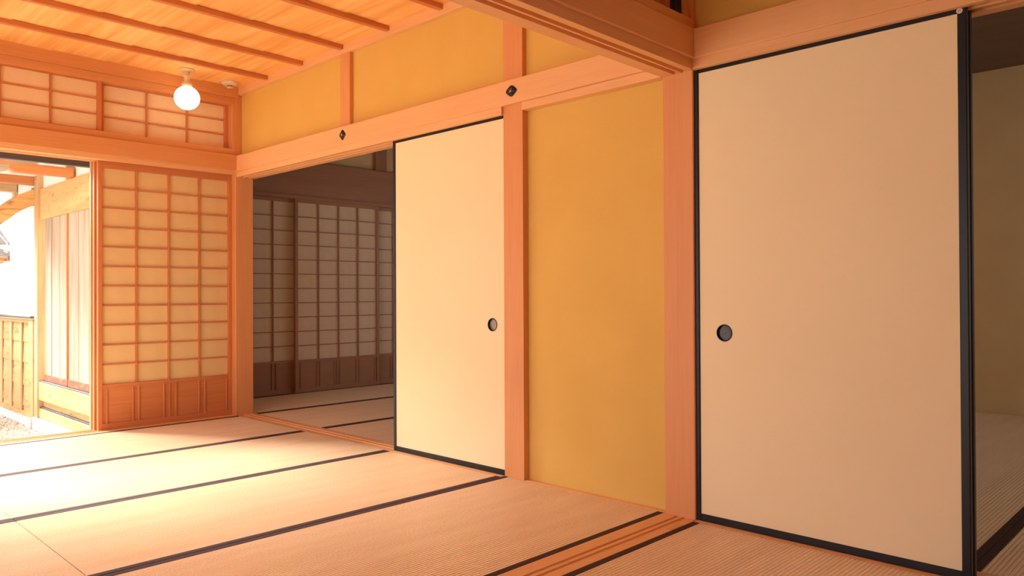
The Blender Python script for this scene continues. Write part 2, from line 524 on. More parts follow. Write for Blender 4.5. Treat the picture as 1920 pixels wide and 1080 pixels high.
struct('baseboard_back', 'wooden skirt closing the crawl space under the garden sill', 'baseboard', (-1.2, 2.9, 5.76, 5.80, -0.42, -0.05), OLD['X'], 0)

# ---- lattice screens
def shoji(label, x0, x1, yf, rows, cols, zb, zt, group, strips=None, panel_top=0.287, mats=(DARK, PAPER), barw=0.010, name='shoji_screen', cat='screen', stile=0.028, rail_b=0.045, rail_t=0.038):
    """Sliding lattice screen whose room face is at y = yf (thickness 3 cm)."""
    wd, pp = mats
    t = root(name, ((x0 + x1) / 2, yf + 0.015, zb), label, cat, group)
    yb = yf + 0.030
    boxpart('stile', t, wd['Z'], x0, x0 + stile, yf, yb, zb, zt, bev=0.0015)
    boxpart('stile', t, wd['Z'], x1 - stile, x1, yf, yb, zb, zt, bev=0.0015)
    xi0, xi1 = x0 + stile, x1 - stile
    boxpart('bottom_rail', t, wd['X'], xi0, xi1, yf + 0.001, yb, zb, zb + rail_b)
    boxpart('top_rail', t, wd['X'], xi0, xi1, yf + 0.001, yb, zt - rail_t, zt)
    p0 = zb + rail_b
    if panel_top:
        boxpart('middle_rail', t, wd['X'], xi0, xi1, yf + 0.001, yb, panel_top, panel_top + 0.025)
        boxpart('lower_board', t, wd['X'], xi0, xi1, yf + 0.012, yf + 0.02, zb + rail_b, panel_top)
        s0 = None
        for s in strips:
            if s0 is None:
                s0 = boxpart('board_strip', t, wd['Z'], x0 + s - 0.006, x0 + s + 0.006, yf + 0.002, yf + 0.012, zb + rail_b, panel_top, bev=0.002); sx = s
            else:
                copy_part(s0, t, (s - sx, 0, 0))
        p0 = panel_top + 0.025
    p1 = zt - rail_t
    cw, rh = (xi1 - xi0) / cols, (p1 - p0) / rows
    first = None
    for i in range(cols):
        for j in range(rows):
            if first is None:
                first = boxpart('paper_pane', t, pp, xi0, xi0 + cw, yf + 0.021, yf + 0.024, p0, p0 + rh)
            else:
                copy_part(first, t, (i * cw, 0, j * rh))
    first = None
    for i in range(1, cols):
        if first is None:
            first = boxpart('lattice_bar', t, wd['Z'], xi0 + cw - barw / 2, xi0 + cw + barw / 2, yf + 0.004, yf + 0.021, p0, p1)
        else:
            copy_part(first, t, ((i - 1) * cw, 0, 0))
    first = None
    for j in range(1, rows):
        if first is None:
            first = boxpart('lattice_bar', t, wd['X'], xi0, xi1, yf + 0.007, yf + 0.021, p0 + rh - barw * .45, p0 + rh + barw * .45)
        else:
            copy_part(first, t, (0, 0, (j - 1) * rh))
    return t

STR = [0.058, 0.231, 0.271, 0.447, 0.488, 0.534, 0.706, 0.751, 0.923]
STR2 = [0.045, 0.198, 0.232, 0.395, 0.448, 0.530, 0.690, 0.735, 0.880]
shoji('tall wooden lattice screen with warm paper panes, front one beside the garden opening', 1.786, 2.749, 5.722, 11, 4, -0.004, 1.874, 'lattice screens of the back wall', STR, rail_t=0.054)
shoji('second lattice screen slid behind the front one, only its edge showing', 1.775, 2.738, 5.766, 11, 4, -0.004, 1.874, 'lattice screens of the back wall', STR, rail_t=0.054)
shoji('low transom screen above the garden opening, at the far left edge of the back wall', 0.893, 1.800, 5.690, 3, 3, 2.062, 2.412, 'transom screens of the back wall', None, None, mats=(DARK, PAPER3), name='transom_screen', cat='transom', rail_b=0.010, rail_t=0.012, barw=0.009)
shoji('low transom screen nearest the corner, behind the glowing globe lamp', 1.797, 2.722, 5.725, 3, 3, 2.062, 2.412, 'transom screens of the back wall', None, None, mats=(DARK, PAPER3), name='transom_screen', cat='transom', rail_b=0.010, rail_t=0.012, barw=0.009)
plaster(wb, -1.075, 0.893, 5.68, 5.78, 2.062, 2.408)
boxpart('outer_shutter_board', wb, OLD['X'], -1.075, 2.85, 5.79, 5.81, 1.93, 2.60, label='boarding outside the transom windows')

sh = root('storm_shutter', (2.25, 5.83, -0.05), 'pale board shutter stacked outside behind the lattice screens, only its edge showing', 'shutter')
boxpart('stile', sh, OLD['Z'], 1.769, 1.80, 5.815, 5.842, -0.05, 1.897, bev=0.002)
boxpart('stile', sh, OLD['Z'], 2.70, 2.73, 5.815, 5.842, -0.05, 1.897, bev=0.002)
boxpart('board', sh, OLD['Z'], 1.80, 2.70, 5.822, 5.834, -0.05, 1.897)
struct('sill', 'outer ledge under the shutter track', 'sill', (-1.2, 2.9, 5.80, 5.86, -0.09, -0.05), OLD['X'], 0)

# ================================================================== MATS
def mat_mesh(L_, W_):
    """Top surface with woven ridges running along x, sides and bottom; local origin at the mat centre, z = 0 at its top."""
    bm = bmesh.new()
    ys, zs = [], []
    n = int(round((W_ - 0.056) / 0.0149))
    p = (W_ - 0.056) / n
    for i in range(n):
        for q, zz in ((0, -0.0028), (0.11, -0.0007), (0.35, -0.0001), (0.65, -0.0001), (0.89, -0.0007)):
            ys.append(-W_ / 2 + 0.028 + (i + q) * p); zs.append(zz)
    ys.append(W_ / 2 - 0.028); zs.append(-0.0030)
    x0, x1 = -L_ / 2 + 0.0008, L_ / 2 - 0.0008
    A = [bm.verts.new((x0, y, z)) for y, z in zip(ys, zs)]
    B = [bm.verts.new((x1, y, z)) for y, z in zip(ys, zs)]
    for i in range(len(A) - 1):
        bm.faces.new((A[i], B[i], B[i + 1], A[i + 1])).smooth = True
    vs = box(bm, x0, x1, ys[0], ys[-1], -0.055, -0.0045)
    me = bpy.data.meshes.new('rush_surface'); bm.to_mesh(me); bm.free()
    me.materials.append(TATAMI)
    bm = bmesh.new()
    bx = box(bm, x0, x1, -0.015, 0.015, -0.055, 0.0012, 0.0008)
    me2 = bpy.data.meshes.new('cloth_edge'); bm.to_mesh(me2); bm.free()
    me2.materials.append(HERI)
    return me, me2

_mats = {}
def tatami(xa, xb, ya, yb, label, group):
    key = (round(xb - xa, 3), round(yb - ya, 3))
    if key not in _mats: _mats[key] = mat_mesh(*key)
    me, me2 = _mats[key]
    t = root('tatami_mat', ((xa + xb) / 2, (ya + yb) / 2, 0), label, 'floor mat', group)
    s = bpy.data.objects.new('rush_surface', me); COL.objects.link(s); s.parent = t
    for sg in (-1, 1):
        e = bpy.data.objects.new('cloth_edge', me2); COL.objects.link(e); e.parent = t
        e.location = (0, sg * (key[1] / 2 - 0.0152), random.uniform(-0.0003, 0.0004))
    return t

G1, G2, G3 = 'rush mats of the lit main room', 'rush mats of the near room', 'rush mats of the dark rooms'
rows = [1.80, 2.755, 3.71, 4.665, 5.62]
lab = ['straw mat along the middle sill, ending at the yellow plaster panel',
       'straw mat ending at the foot of the far paper door',
       'straw mat meeting the sill of the dark doorway, second from the back wall',
       'straw mat along the back wall at the foot of the front lattice screen']
lab2 = ['straw mat at the veranda end of the middle sill', 'straw mat at bottom left with the end seam across it',
        'bleached straw mat past the seam, second from the back wall', 'brightest straw mat at the veranda end of the back wall']
for i in range(4):
    tatami(0.835, 2.771 if i == 0 else XW - 0.001, rows[i] + 0.001, rows[i + 1] - 0.001, lab[i], G1)
    tatami(-1.075, 0.833, rows[i] + 0.001, rows[i + 1] - 0.001, lab2[i], G1)
tatami(0.835, XW - 0.001, 0.691, 1.644, 'straw mat on the near side of the middle sill, before the near paper door', G2)
tatami(0.835, XW - 0.001, -0.265, 0.689, 'straw mat of the near room by the right wall, one row back from the sill', G2)
tatami(-1.075, 0.833, 0.691, 1.644, 'straw mat on the near side of the middle sill at the veranda end', G2)
tatami(-1.075, 0.833, -0.265, 0.689, 'straw mat of the near room by the veranda', G2)
struct('floor', 'boarded strip at the rear of the near room', 'floor', (-1.075, 2.745, -2.6, -0.267, -0.055, 0.0), CEDAR['X'], 0)
tatami(2.907, 4.815, 4.666, 5.619, 'shaded mat just through the dark doorway, between its two dark bands', G3)
tatami(2.907, 4.815, 3.711, 4.664, 'mat through the dark doorway nearest the far paper door', G3)
tatami(2.907, 4.815, 2.756, 3.709, 'mat of the dark room hidden behind the far paper door', G3)
tatami(2.907, 4.815, 5.621, 6.50, 'darkest mat along the far screens of the dark room', G3)
tatami(4.817, 6.72, 5.621, 6.50, 'mat in the far corner of the dark room', G3)
tatami(4.817, 6.72, 4.666, 5.619, 'mat deep in the dark room', G3)
tatami(2.907, 4.815, 0.691, 1.64, 'dim mat in the right-hand room beyond the near paper door, along its side wall', G3)
tatami(4.817, 6.75, 0.691, 1.64, 'dim mat at the far end of the right-hand room', G3)
tatami(2.907, 4.815, -0.265, 0.689, 'dim mat in the right-hand room this side of the black band', G3)
tatami(4.817, 6.75, -0.265, 0.689, 'dim mat beyond the frame in the right-hand room', G3)

# ================================================================== SLIDING PAPER DOORS
def holed_panel(bm, xf, xb, y0, y1, z0, z1, cy, cz, r, seg=40):
    """Panel between xf (front) and xb with a round hole in its front face."""
    angs = [2 * PI * i / seg for i in range(seg)]
    for cyy in (y0, y1):
        for czz in (z0, z1):
            angs.append(math.atan2(czz - cz, cyy - cy) % (2 * PI))
    angs = sorted(angs)
    inn, out = [], []
    for t in angs:
        c, s = math.cos(t), math.sin(t)
        k = min(((y1 - cy) / c if c > 1e-9 else (y0 - cy) / c if c < -1e-9 else 1e9), ((z1 - cz) / s if s > 1e-9 else (z0 - cz) / s if s < -1e-9 else 1e9))
        inn.append(bm.verts.new((xf, cy + r * c, cz + r * s)))
        out.append(bm.verts.new((xf, cy + k * c, cz + k * s)))
    n = len(angs)
    for i in range(n):
        j = (i + 1) % n
        bm.faces.new((inn[i], out[i], out[j], inn[j]))
    box(bm, xf + 0.014, xb, y0, y1, z0, z1)

def fusuma(label, y0, y1, xf, thick, pull_y=None, zb=-0.005, zt=1.860, sticker=False, dish=None):
    t = root('fusuma_panel', (xf + thick / 2, (y0 + y1) / 2, zb), label, 'sliding door', 'black-framed paper sliding doors')
    xb = xf + thick
    st = 0.024
    for ya, yb in ((y0, y0 + st + 0.003), (y1 - st, y1)):
        boxpart('frame_stile', t, BLACK, xf, xb, ya, yb, zb, zt, bev=0.003)
    boxpart('frame_rail', t, BLACK, xf + 0.002, xb - 0.002, y0 + st, y1 - st, zb, 0.0275, bev=0.002)
    boxpart('frame_rail', t, BLACK, xf + 0.002, xb - 0.002, y0 + st, y1 - st, 1.8345, zt, bev=0.002)
    bm = bmesh.new()
    if pull_y:
        holed_panel(bm, xf + 0.005, xb - 0.005, y0 + st, y1 - st, 0.0265, 1.836, pull_y, 0.770, 0.031)
    else:
        box(bm, xf + 0.005, xb - 0.005, y0 + st, y1 - st, 0.0265, 1.836)
    obj('paper_panel', bm, FUSUMA, t)
    if pull_y:
        c = (xf + 0.005, pull_y, 0.770)
        bm = bmesh.new()
        lathe(bm, [(0.0300, 0.010), (0.0300, -0.0015), (0.0315, -0.0030), (0.0340, -0.0024), (0.0348, 0.0), (0.0335, 0.001)], c, 'X', 40)
        ring = obj('finger_pull', bm, BLACK, t, smooth=True, label='round black recessed finger pull')
        bm = bmesh.new()
        lathe(bm, [(0.0, 0.0092), (0.006, 0.0098), (0.0225, 0.0100), (0.0265, 0.0092), (0.0301, 0.0096)], c, 'X', 40)
        d = obj('pull_dish', bm, dish or DISH, ring, smooth=True)
        bm = bmesh.new()
        lathe(bm, [(0.0, 0.0076), (0.0014, 0.0080), (0.0020, 0.0094)], c, 'X', 12)
        p = obj('pull_pin', bm, IRON, ring, smooth=True)
    if sticker:
        c = (xf - 0.0006, y0 + 0.0195, 1.8415)
        bm = bmesh.new()
        lathe(bm, [(0.0, 0.0), (0.0092, 0.0), (0.0092, 0.0006), (0.0, 0.0006)], c, 'X', 28)
        stk = obj('number_sticker', bm, LABELW, t, label='small round white sticker numbered 20')
        fc = bpy.data.curves.new('number', 'FONT')
        fc.body = '20'; fc.size = 0.0125; fc.align_x = 'CENTER'; fc.align_y = 'CENTER'; fc.extrude = 0.0001
        fc.materials.append(INK)
        tmp = bpy.data.objects.new('number', fc)
        COL.objects.link(tmp)
        bpy.context.view_layer.update()
        me = bpy.data.meshes.new_from_object(tmp.evaluated_get(bpy.context.evaluated_depsgraph_get()))
        bpy.data.objects.remove(tmp)
        fo = bpy.data.objects.new('number', me)
        COL.objects.link(fo)
        fo.parent = stk
        fo.rotation_euler = (PI / 2, 0, -PI / 2)
        fo.location = Vector((c[0] - 0.0003, c[1], c[2])) - world_loc(stk)
    return t

fusuma('far cream paper sliding door in black frame, half covering the dark doorway', 2.720, 3.698, 2.782, 0.026, 2.851, dish=DISH)
fusuma('paper sliding door tucked behind the far one, only its edge showing', 2.757, 3.714, 2.826, 0.026)
fusuma('large near paper sliding door in black frame with numbered sticker', 0.656, 1.655, 2.782, 0.026, 1.522, sticker=True, dish=DISH2)
fusuma('paper sliding door tucked behind the large near one, only its black edge showing', 0.656, 1.645, 2.826, 0.026)

# ================================================================== DIAMOND ORNAMENTS ON THE RAIL
def nail_cover(label, cy, cz, hw, hh, pts_round):
    t = root('nail_cover', (2.745, cy, cz), label, 'ornament', 'dark metal nail covers on the long rail')
    bm = bmesh.new()
    outline = []
    cor = [(hw, 0), (0, hh), (-hw, 0), (0, -hh)]
    for i in range(4):
        p, q, r_ = Vector(cor[i - 1]), Vector(cor[i]), Vector(cor[(i + 1) % 4])
        a, b = q.lerp(p, pts_round), q.lerp(r_, pts_round)
        for s in (0, 0.25, 0.5, 0.75, 1):
            outline.append(a.lerp(q, s).lerp(q.lerp(b, s), s))
    rings = []
    for k, dx in ((1.0, 0.001), (1.0, -0.004), (0.86, -0.0075), (0.80, -0.006)):
        rings.append([bm.verts.new((2.745 + dx, cy + p.x * k, cz + p.y * k)) for p in outline])
    n = len(outline)
    for A, B in zip(rings, rings[1:]):
        for i in range(n): bm.faces.new((A[i], A[(i + 1) % n], B[(i + 1) % n], B[i]))
    bm.faces.new(rings[-1]); bmesh.ops.recalc_face_normals(bm, faces=bm.faces[:])
    obj('diamond_plate', bm, IRON, t, smooth=False)
    for (py, pz) in ((0, 0.42), (0, -0.42), (0.42, 0), (-0.42, 0)):
        bm = bmesh.new()
        bmesh.ops.create_uvsphere(bm, u_segments=12, v_segments=8, radius=1.0)
        for v in bm.verts:
            v.co = Vector((2.7395 + v.co.x * 0.0045, cy + py * hw + v.co.y * hw * 0.27, cz + pz * hh + v.co.z * hh * 0.27))
        obj('petal', bm, IRON, t, smooth=True)
    bm = bmesh.new()
    bmesh.ops.create_uvsphere(bm, u_segments=12, v_segments=8, radius=0.005, matrix=Matrix.Translation((2.738, cy, cz)))
    obj('flower_centre', bm, SILVER, t, smooth=True)
    for (py, pz) in ((0, 0.42), (0, -0.42), (0.42, 0), (-0.42, 0)):
        a0 = math.atan2(pz, py) + 2.2
        pts = [(2.7362, cy + py * hw + math.cos(a0 + q * 0.3) * hw * 0.25, cz + pz * hh + math.sin(a0 + q * 0.3) * hh * 0.25) for q in range(6)]
        bm = bmesh.new(); tube(bm, pts, 0.0009, 6)
        obj('engraved_line', bm, SILVER, t, smooth=True)

nail_cover('dark metal diamond ornament on the long rail, above the dark doorway', 4.172, 1.9525, 0.036, 0.036, 0.14)
nail_cover('dark metal rounded square ornament on the long rail, over the pillar', 2.664, 1.9495, 0.044, 0.033, 0.30)

# ================================================================== LAMP AND DETECTOR
lx, ly = 2.288, 5.452
lamp = root('globe_lamp', (lx, ly, 2.543), 'lit white glass globe lamp hanging under the ceiling by the transom windows', 'lamp')
bm = bmesh.new(); lathe(bm, [(0, 0.001), (0.052, 0.001), (0.054, -0.003), (0.050, -0.008), (0.030, -0.011), (0.018, -0.012)], (lx, ly, 2.543))
obj('ceiling_plate', bm, CREAM, lamp, smooth=True)
bm = bmesh.new(); lathe(bm, [(0.018, -0.010), (0.018, -0.040), (0.022, -0.043), (0.022, -0.050), (0.010, -0.053), (0, -0.053)], (lx, ly, 2.543))
obj('socket', bm, CREAM, lamp, smooth=True)
bm = bmesh.new(); lathe(bm, [(0.0215, -0.046), (0.0215, -0.098)], (lx, ly, 2.543), seg=24)
bmesh.ops.solidify(bm, geom=bm.faces[:], thickness=0.001)
obj('glass_neck', bm, GLASS, lamp, smooth=True, label='clear glass neck')
bm = bmesh.new(); tube(bm, [(lx, ly, 2.495), (lx - 0.006, ly - .003, 2.480), (lx + 0.005, ly, 2.470), (lx, ly, 2.450)], 0.0025, 8)
obj('wire', bm, CREAM, lamp, smooth=True)
bm = bmesh.new(); lathe(bm, [(0.012, -0.092), (0.034, -0.095), (0.036, -0.098), (0.036, -0.116), (0.030, -0.120)], (lx, ly, 2.543))
obj('globe_collar', bm, CREAM, lamp, smooth=True)
bm = bmesh.new(); bmesh.ops.create_uvsphere(bm, u_segments=40, v_segments=24, radius=0.0865)
for v in bm.verts: v.co = Vector((lx + v.co.x, ly + v.co.y, 2.341 + v.co.z * 0.97))
obj('globe', bm, GLOW, lamp, smooth=True, label='glowing white glass globe')

dx_, dy_ = 2.650, 5.545
det = root('smoke_detector', (dx_, dy_, 2.542), 'round cream smoke detector on the ceiling corner beside the globe lamp', 'smoke detector')
bm = bmesh.new(); lathe(bm, [(0, 0.003), (0.060, 0.003), (0.061, -0.004), (0.056, -0.016), (0.050, -0.022), (0.030, -0.026), (0, -0.026)], (dx_, dy_, 2.542))
obj('detector_base', bm, CREAM, det, smooth=True)
bm = bmesh.new(); lathe(bm, [(0.016, -0.024), (0.016, -0.037), (0, -0.037)], (dx_, dy_, 2.542), seg=20)
obj('sensor_core', bm, DISH, det)
for k in range(6):
    a = k * PI / 3
    boxpart('cage_bar', det, CREAM, dx_ + 0.021 * math.cos(a) - .002, dx_ + 0.021 * math.cos(a) + .002, dy_ + 0.021 * math.sin(a) - .002, dy_ + 0.021 * math.sin(a) + .002, 2.502, 2.520)
bm = bmesh.new(); lathe(bm, [(0, -0.036), (0.024, -0.036), (0.025, -0.040), (0.020, -0.045), (0, -0.046)], (dx_, dy_, 2.542), seg=24)
obj('sensor_cap', bm, CREAM, det, smooth=True)

# ================================================================== DARK ROOM THROUGH THE DOORWAY
Y2 = 6.51
STRB = [0.045, 0.215, 0.250, 0.417, 0.446, 0.475, 0.670, 0.710, 0.895]
GB = 'lattice screens of the dark room'
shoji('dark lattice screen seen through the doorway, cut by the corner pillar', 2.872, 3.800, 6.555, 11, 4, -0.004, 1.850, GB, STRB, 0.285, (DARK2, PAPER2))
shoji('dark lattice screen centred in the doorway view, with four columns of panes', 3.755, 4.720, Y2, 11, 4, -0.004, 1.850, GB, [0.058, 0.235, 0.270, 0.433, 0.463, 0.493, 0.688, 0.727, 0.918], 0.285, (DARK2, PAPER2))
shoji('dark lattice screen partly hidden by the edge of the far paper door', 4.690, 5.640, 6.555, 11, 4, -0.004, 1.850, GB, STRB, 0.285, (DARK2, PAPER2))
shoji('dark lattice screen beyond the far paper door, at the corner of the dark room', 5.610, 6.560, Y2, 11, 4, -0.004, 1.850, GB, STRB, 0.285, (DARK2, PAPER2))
w2 = root('wall_far', (4.8, 6.56, 0), 'far wall of the dark room with deep wooden beam and plaster above', 'wall', kind='structure')
plaster(w2, 2.86, 6.80, 6.56, 6.62, 2.18, 2.65, mat=PLASTER2)
boxpart('wall_backing', w2, RAFT['X'], 2.86, 6.80, 6.60, 6.64, -0.05, 2.3)
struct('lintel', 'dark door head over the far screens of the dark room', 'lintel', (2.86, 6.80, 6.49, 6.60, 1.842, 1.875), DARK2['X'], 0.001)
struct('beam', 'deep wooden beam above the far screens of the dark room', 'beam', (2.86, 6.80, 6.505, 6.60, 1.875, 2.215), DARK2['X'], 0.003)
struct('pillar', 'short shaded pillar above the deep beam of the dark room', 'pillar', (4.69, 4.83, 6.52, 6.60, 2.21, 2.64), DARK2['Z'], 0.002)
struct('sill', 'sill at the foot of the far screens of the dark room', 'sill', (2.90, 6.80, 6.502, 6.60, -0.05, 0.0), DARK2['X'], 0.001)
struct('wall_side', 'short wall between main room corner pillar and far screens', 'wall', (2.80, 2.87, 5.79, 6.62, -0.05, 2.65), PLASTER2, 0)
struct('wall_end', 'end wall of the dim right-hand room', 'wall', (6.76, 6.85, -2.65, 1.75, -0.05, 2.65), PLASTER2, 0)
struct('wall_end', 'end wall of the dark room beside an added unseen window gap, near part', 'wall', (6.76, 6.85, 1.75, 2.2, -0.05, 2.65), PLASTER2, 0)
struct('wall_end', 'end wall of the dark room beside an added unseen window gap, far part', 'wall', (6.76, 6.85, 4.9, 6.62, -0.05, 2.65), PLASTER2, 0)
struct('wall_end', 'low end wall of the dark room under an added unseen window gap', 'wall', (6.76, 6.85, 2.2, 4.9, -0.05, 0.9), PLASTER2, 0)
struct('wall_end', 'end wall of the dark room over an added unseen window gap', 'wall', (6.76, 6.85, 2.2, 4.9, 1.75, 2.65), PLASTER2, 0)
portal('added_end_gap_portal', (6.9, 3.55, 1.32), (2.7, 0.85), (-1, 0, 0))  # unseen opening added in the end wall to brighten the dark room
struct('wall_divider', 'plaster wall dividing the two dark rooms', 'wall', (2.905, 6.80, 1.655, 1.755, -0.05, 2.65), PLASTER2, 0)
struct('wall_upper', 'wall above the doors on the dark side', 'wall', (2.88, 2.90, -2.6, 5.80, 1.89, 2.65), PLASTER2, 0)
struct('wall_near', 'rear wall of the near room, behind the camera', 'wall', (-1.2, 2.8, -2.7, -2.6, -0.05, 2.95), PLASTER2, 0)
struct('wall_added_gap', 'low wall of the right-hand room with an added unseen gap above', 'wall', (2.88, 6.85, -2.7, -2.6, -0.05, 0.9), PLASTER2, 0)
struct('wall_added_gap', 'upper wall of the right-hand room over an added unseen gap', 'wall', (2.88, 6.85, -2.7, -2.6, 1.9, 2.65), PLASTER2, 0)
struct('floor', 'boarded strip at the rear of the right-hand room', 'floor', (2.905, 6.75, -2.6, -0.267, -0.055, 0.0), CEDAR['X'], 0)
portal('added_side_gap_portal', (4.85, -2.75, 1.4), (3.9, 1.0), (0, 1, 0))  # unseen opening added behind to light the right-hand room

# veranda side of the lit rooms
struct('wall_veranda', 'plaster band above the veranda openings', 'wall', (-1.2, -1.10, -2.65, 5.80, 1.85, 2.95), PLASTER, 0)
struct('wall_veranda', 'solid wall of the near room on the veranda side', 'wall', (-1.2, -1.10, -2.65, 0.95, -0.05, 1.86), PLASTER, 0)
struct('wall_veranda', 'solid wall of the mat room on the veranda side, far end', 'wall', (-1.2, -1.10, 4.665, 5.66, -0.05, 1.86), PLASTER, 0)
struct('sill', 'veranda sill', 'sill', (-1.2, -1.076, -2.6, 5.66, -0.05, 0.0), CEDAR['Y'], 0)
struct('floor', 'boarded veranda along the open side of the rooms', 'floor', (-2.1, -1.2, -2.6, 5.85, -0.10, -0.04), OLD['Y'], 0)

# ================================================================== OUTSIDE
GZ = -0.395
struct('ground', 'pale earth below the courtyard gravel', 'ground', (-14, 9, 5.85, 22, GZ - 0.2, GZ - 0.012), GROUND, 0)
struct('ground', 'pale earth of the garden beside the veranda', 'ground', (-16, -1.2, -8, 5.85, GZ - 0.2, GZ - 0.012), GROUND, 0)

# gravel
def gravel():
    import numpy as np
    rs = np.random.RandomState(3)
    base = bmesh.new(); bmesh.ops.create_icosphere(base, subdivisions=1, radius=1.0)
    bv = np.array([v.co[:] for v in base.verts]); bf = np.array([[v.index for v in f.verts] for f in base.faces]); base.free()
    n = 42000
    px = rs.uniform(-1.1, 2.14, n); py = rs.uniform(5.9, 11.2, n)
    rad = rs.uniform(0.008, 0.017, n)
    sc = rs.uniform(0.55, 1.15, (n, 3)) * rad[:, None]; sc[:, 2] *= 0.7
    th = rs.uniform(0, 6.28, n); c, s = np.cos(th), np.sin(th)
    P = bv[None] * sc[:, None]
    X = P[..., 0] * c[:, None] - P[..., 1] * s[:, None] + px[:, None]
    Y = P[..., 0] * s[:, None] + P[..., 1] * c[:, None] + py[:, None]
    Z = P[..., 2] + (GZ - 0.010 + rs.uniform(0, 0.010, n))[:, None]
    V = np.stack([X, Y, Z], -1).reshape(-1, 3)
    Fc = (bf[None] + (np.arange(n) * len(bv))[:, None, None]).reshape(-1, 3)
    me = bpy.data.meshes.new('gravel')
    me.vertices.add(len(V)); me.vertices.foreach_set('co', V.ravel())
    me.loops.add(Fc.size); me.loops.foreach_set('vertex_index', Fc.ravel())
    me.polygons.add(len(Fc)); me.polygons.foreach_set('loop_start', np.arange(len(Fc)) * 3)
    me.polygons.foreach_set('loop_total', np.full(len(Fc), 3))
    me.update(); me.validate()
    me.materials.append(mottled('pebble', (0.52, 0.45, 0.38), (0.86, 0.82, 0.76), 45.0, bump=0))
    o = bpy.data.objects.new('gravel', me); COL.objects.link(o)
    tags(o, 'pale pebble gravel on the ground outside the garden opening', 'gravel', kind='stuff')
gravel()

# tall board door in the side wing
XD = 2.20
bd = root('board_door', (XD, 7.9, -0.28), 'tall weathered plank door in two leaves on the wing outside the opening', 'plank door')
for i, (ya, yb) in enumerate(((8.374, 8.61), (8.118, 8.374), (7.878, 8.118), (7.56, 7.866), (7.27, 7.56), (7.0, 7.27), (6.74, 7.0))):
    boxpart('plank', bd, PALE['Z'], XD + 0.002 * (i % 2), XD + 0.03, ya + 0.010, yb - 0.010, 0.13, 1.70, bev=0.002)
boxpart('backing_board', bd, RAFT['Z'], XD + 0.016, XD + 0.032, 6.74, 8.61, 0.13, 1.70)
boxpart('lintel_board', bd, OLDK['Y'], XD - 0.020, XD + 0.05, 6.7, 8.69, 1.692, 2.000, bev=0.003, label='broad board with swirling grain over the door leaves')
boxpart('meeting_stile', bd, RAFT['Z'], XD - 0.012, XD + 0.03, 7.862, 7.884, 0.10, 1.70, bev=0.002)
RED = both(wood, 'rust_wood', (0.50, 0.16, 0.08), (0.34, 0.09, 0.05), contrast=0.6, rough=0.8, knots=((0.75, 0.5, 0.3), 14.0))
boxpart('kick_strip', bd, RED['Y'], XD - 0.006, XD + 0.03, 7.884, 8.605, 0.092, 0.155, bev=0.002, label='worn reddish strip along the foot of the leaf')
boxpart('kick_strip', bd, RED['Y'], XD - 0.006, XD + 0.03, 6.9, 7.862, 0.092, 0.160, bev=0.002, label='worn reddish strip along the foot of the leaf')
boxpart('threshold_board', bd, STEEL, XD - 0.03, XD + 0.05, 6.7, 8.67, 0.078, 0.090, bev=0.002, label='thin grey metal sill strip')
boxpart('lower_board', bd, OLDK['Y'], XD - 0.035, XD + 0.05, 6.7, 8.69, -0.105, 0.078, bev=0.004)
boxpart('recessed_board', bd, OLDK['Y'], XD + 0.010, XD + 0.05, 6.7, 8.69, -0.18, -0.105)
boxpart('grey_ledge', bd, STEEL, XD - 0.02, XD + 0.05, 6.7, 8.69, -0.187, -0.172, bev=0.001)
boxpart('bottom_board', bd, OLDK['Y'], XD - 0.030, XD + 0.05, 6.7, 8.69, -0.280, -0.187, bev=0.004)
struct('pillar', 'slim weathered post between plank door and white plaster outside', 'post', (XD - 0.045, XD + 0.06, 8.69, 8.80, -0.30, 2.14), OLD['Z'], 0.004)
struct('pillar', 'short upper post on the broad board above the plank door', 'post', (XD - 0.03, XD + 0.06, 7.73, 7.83, 2.0, 2.35), RAFT['Z'], 0.003)

# plastered and boarded garden wall beyond the slim post
gw = root('wall_garden', (XD, 9.9, -0.4), 'white plastered outdoor wall with weathered boarding below a capping ledge', 'wall', kind='structure')
boxpart('plaster_field', gw, WHITEP, XD + 0.0, XD + 0.08, 8.80, 12.3, 0.70, 2.40)
struct('wall_garden', 'white plaster field above the plank door outside', 'wall', (XD + 0.01, XD + 0.08, 6.7, 8.69, 2.005, 2.42), WHITEP, 0)
zz = [-0.31, -0.215, 0.003, 0.241, 0.458, 0.685]
for a, b in zip(zz, zz[1:]):
    bm = bmesh.new(); prism(bm, [(XD - 0.012, b), (XD - 0.020, a - 0.004), (XD + 0.02, a), (XD + 0.02, b)], 'Y', 8.95, 12.3)
    obj('siding_board', bm, OLDK['Y'], gw)
s0 = None
for k, yv in enumerate((9.36, 9.775, 10.19, 10.60, 11.0, 11.4, 11.8)):
    if s0 is None:
        s0 = boxpart('cover_batten', gw, OLD['Z'], XD - 0.034, XD - 0.018, yv - 0.035, yv + 0.035, -0.275, 0.672, bev=0.003); sy = yv
    else:
        copy_part(s0, gw, (0, yv - sy, 0))
boxpart('end_post', gw, OLDK['Z'], XD - 0.050, XD + 0.03, 8.83, 8.99, -0.305, 0.690, bev=0.004)
boxpart('top_rail', gw, OLD['Y'], XD - 0.045, XD + 0.02, 8.99, 12.3, 0.655, 0.690, bev=0.003)
boxpart('cap_ledge', gw, STEEL, XD - 0.075, XD + 0.02, 8.82, 12.3, 0.708, 0.728, bev=0.003, label='dark capping ledge')
boxpart('cap_ledge', gw, OLD['Y'], XD - 0.065, XD + 0.02, 8.82, 12.3, 0.690, 0.708, bev=0.003)
boxpart('foot_rail', gw, OLDK['Y'], XD - 0.040, XD + 0.03, 8.99, 12.3, -0.315, -0.270, bev=0.003)
fd = root('wall_footing', (XD, 7.7, -0.46), 'granite footing stones under the plank door outside', 'footing', kind='structure')
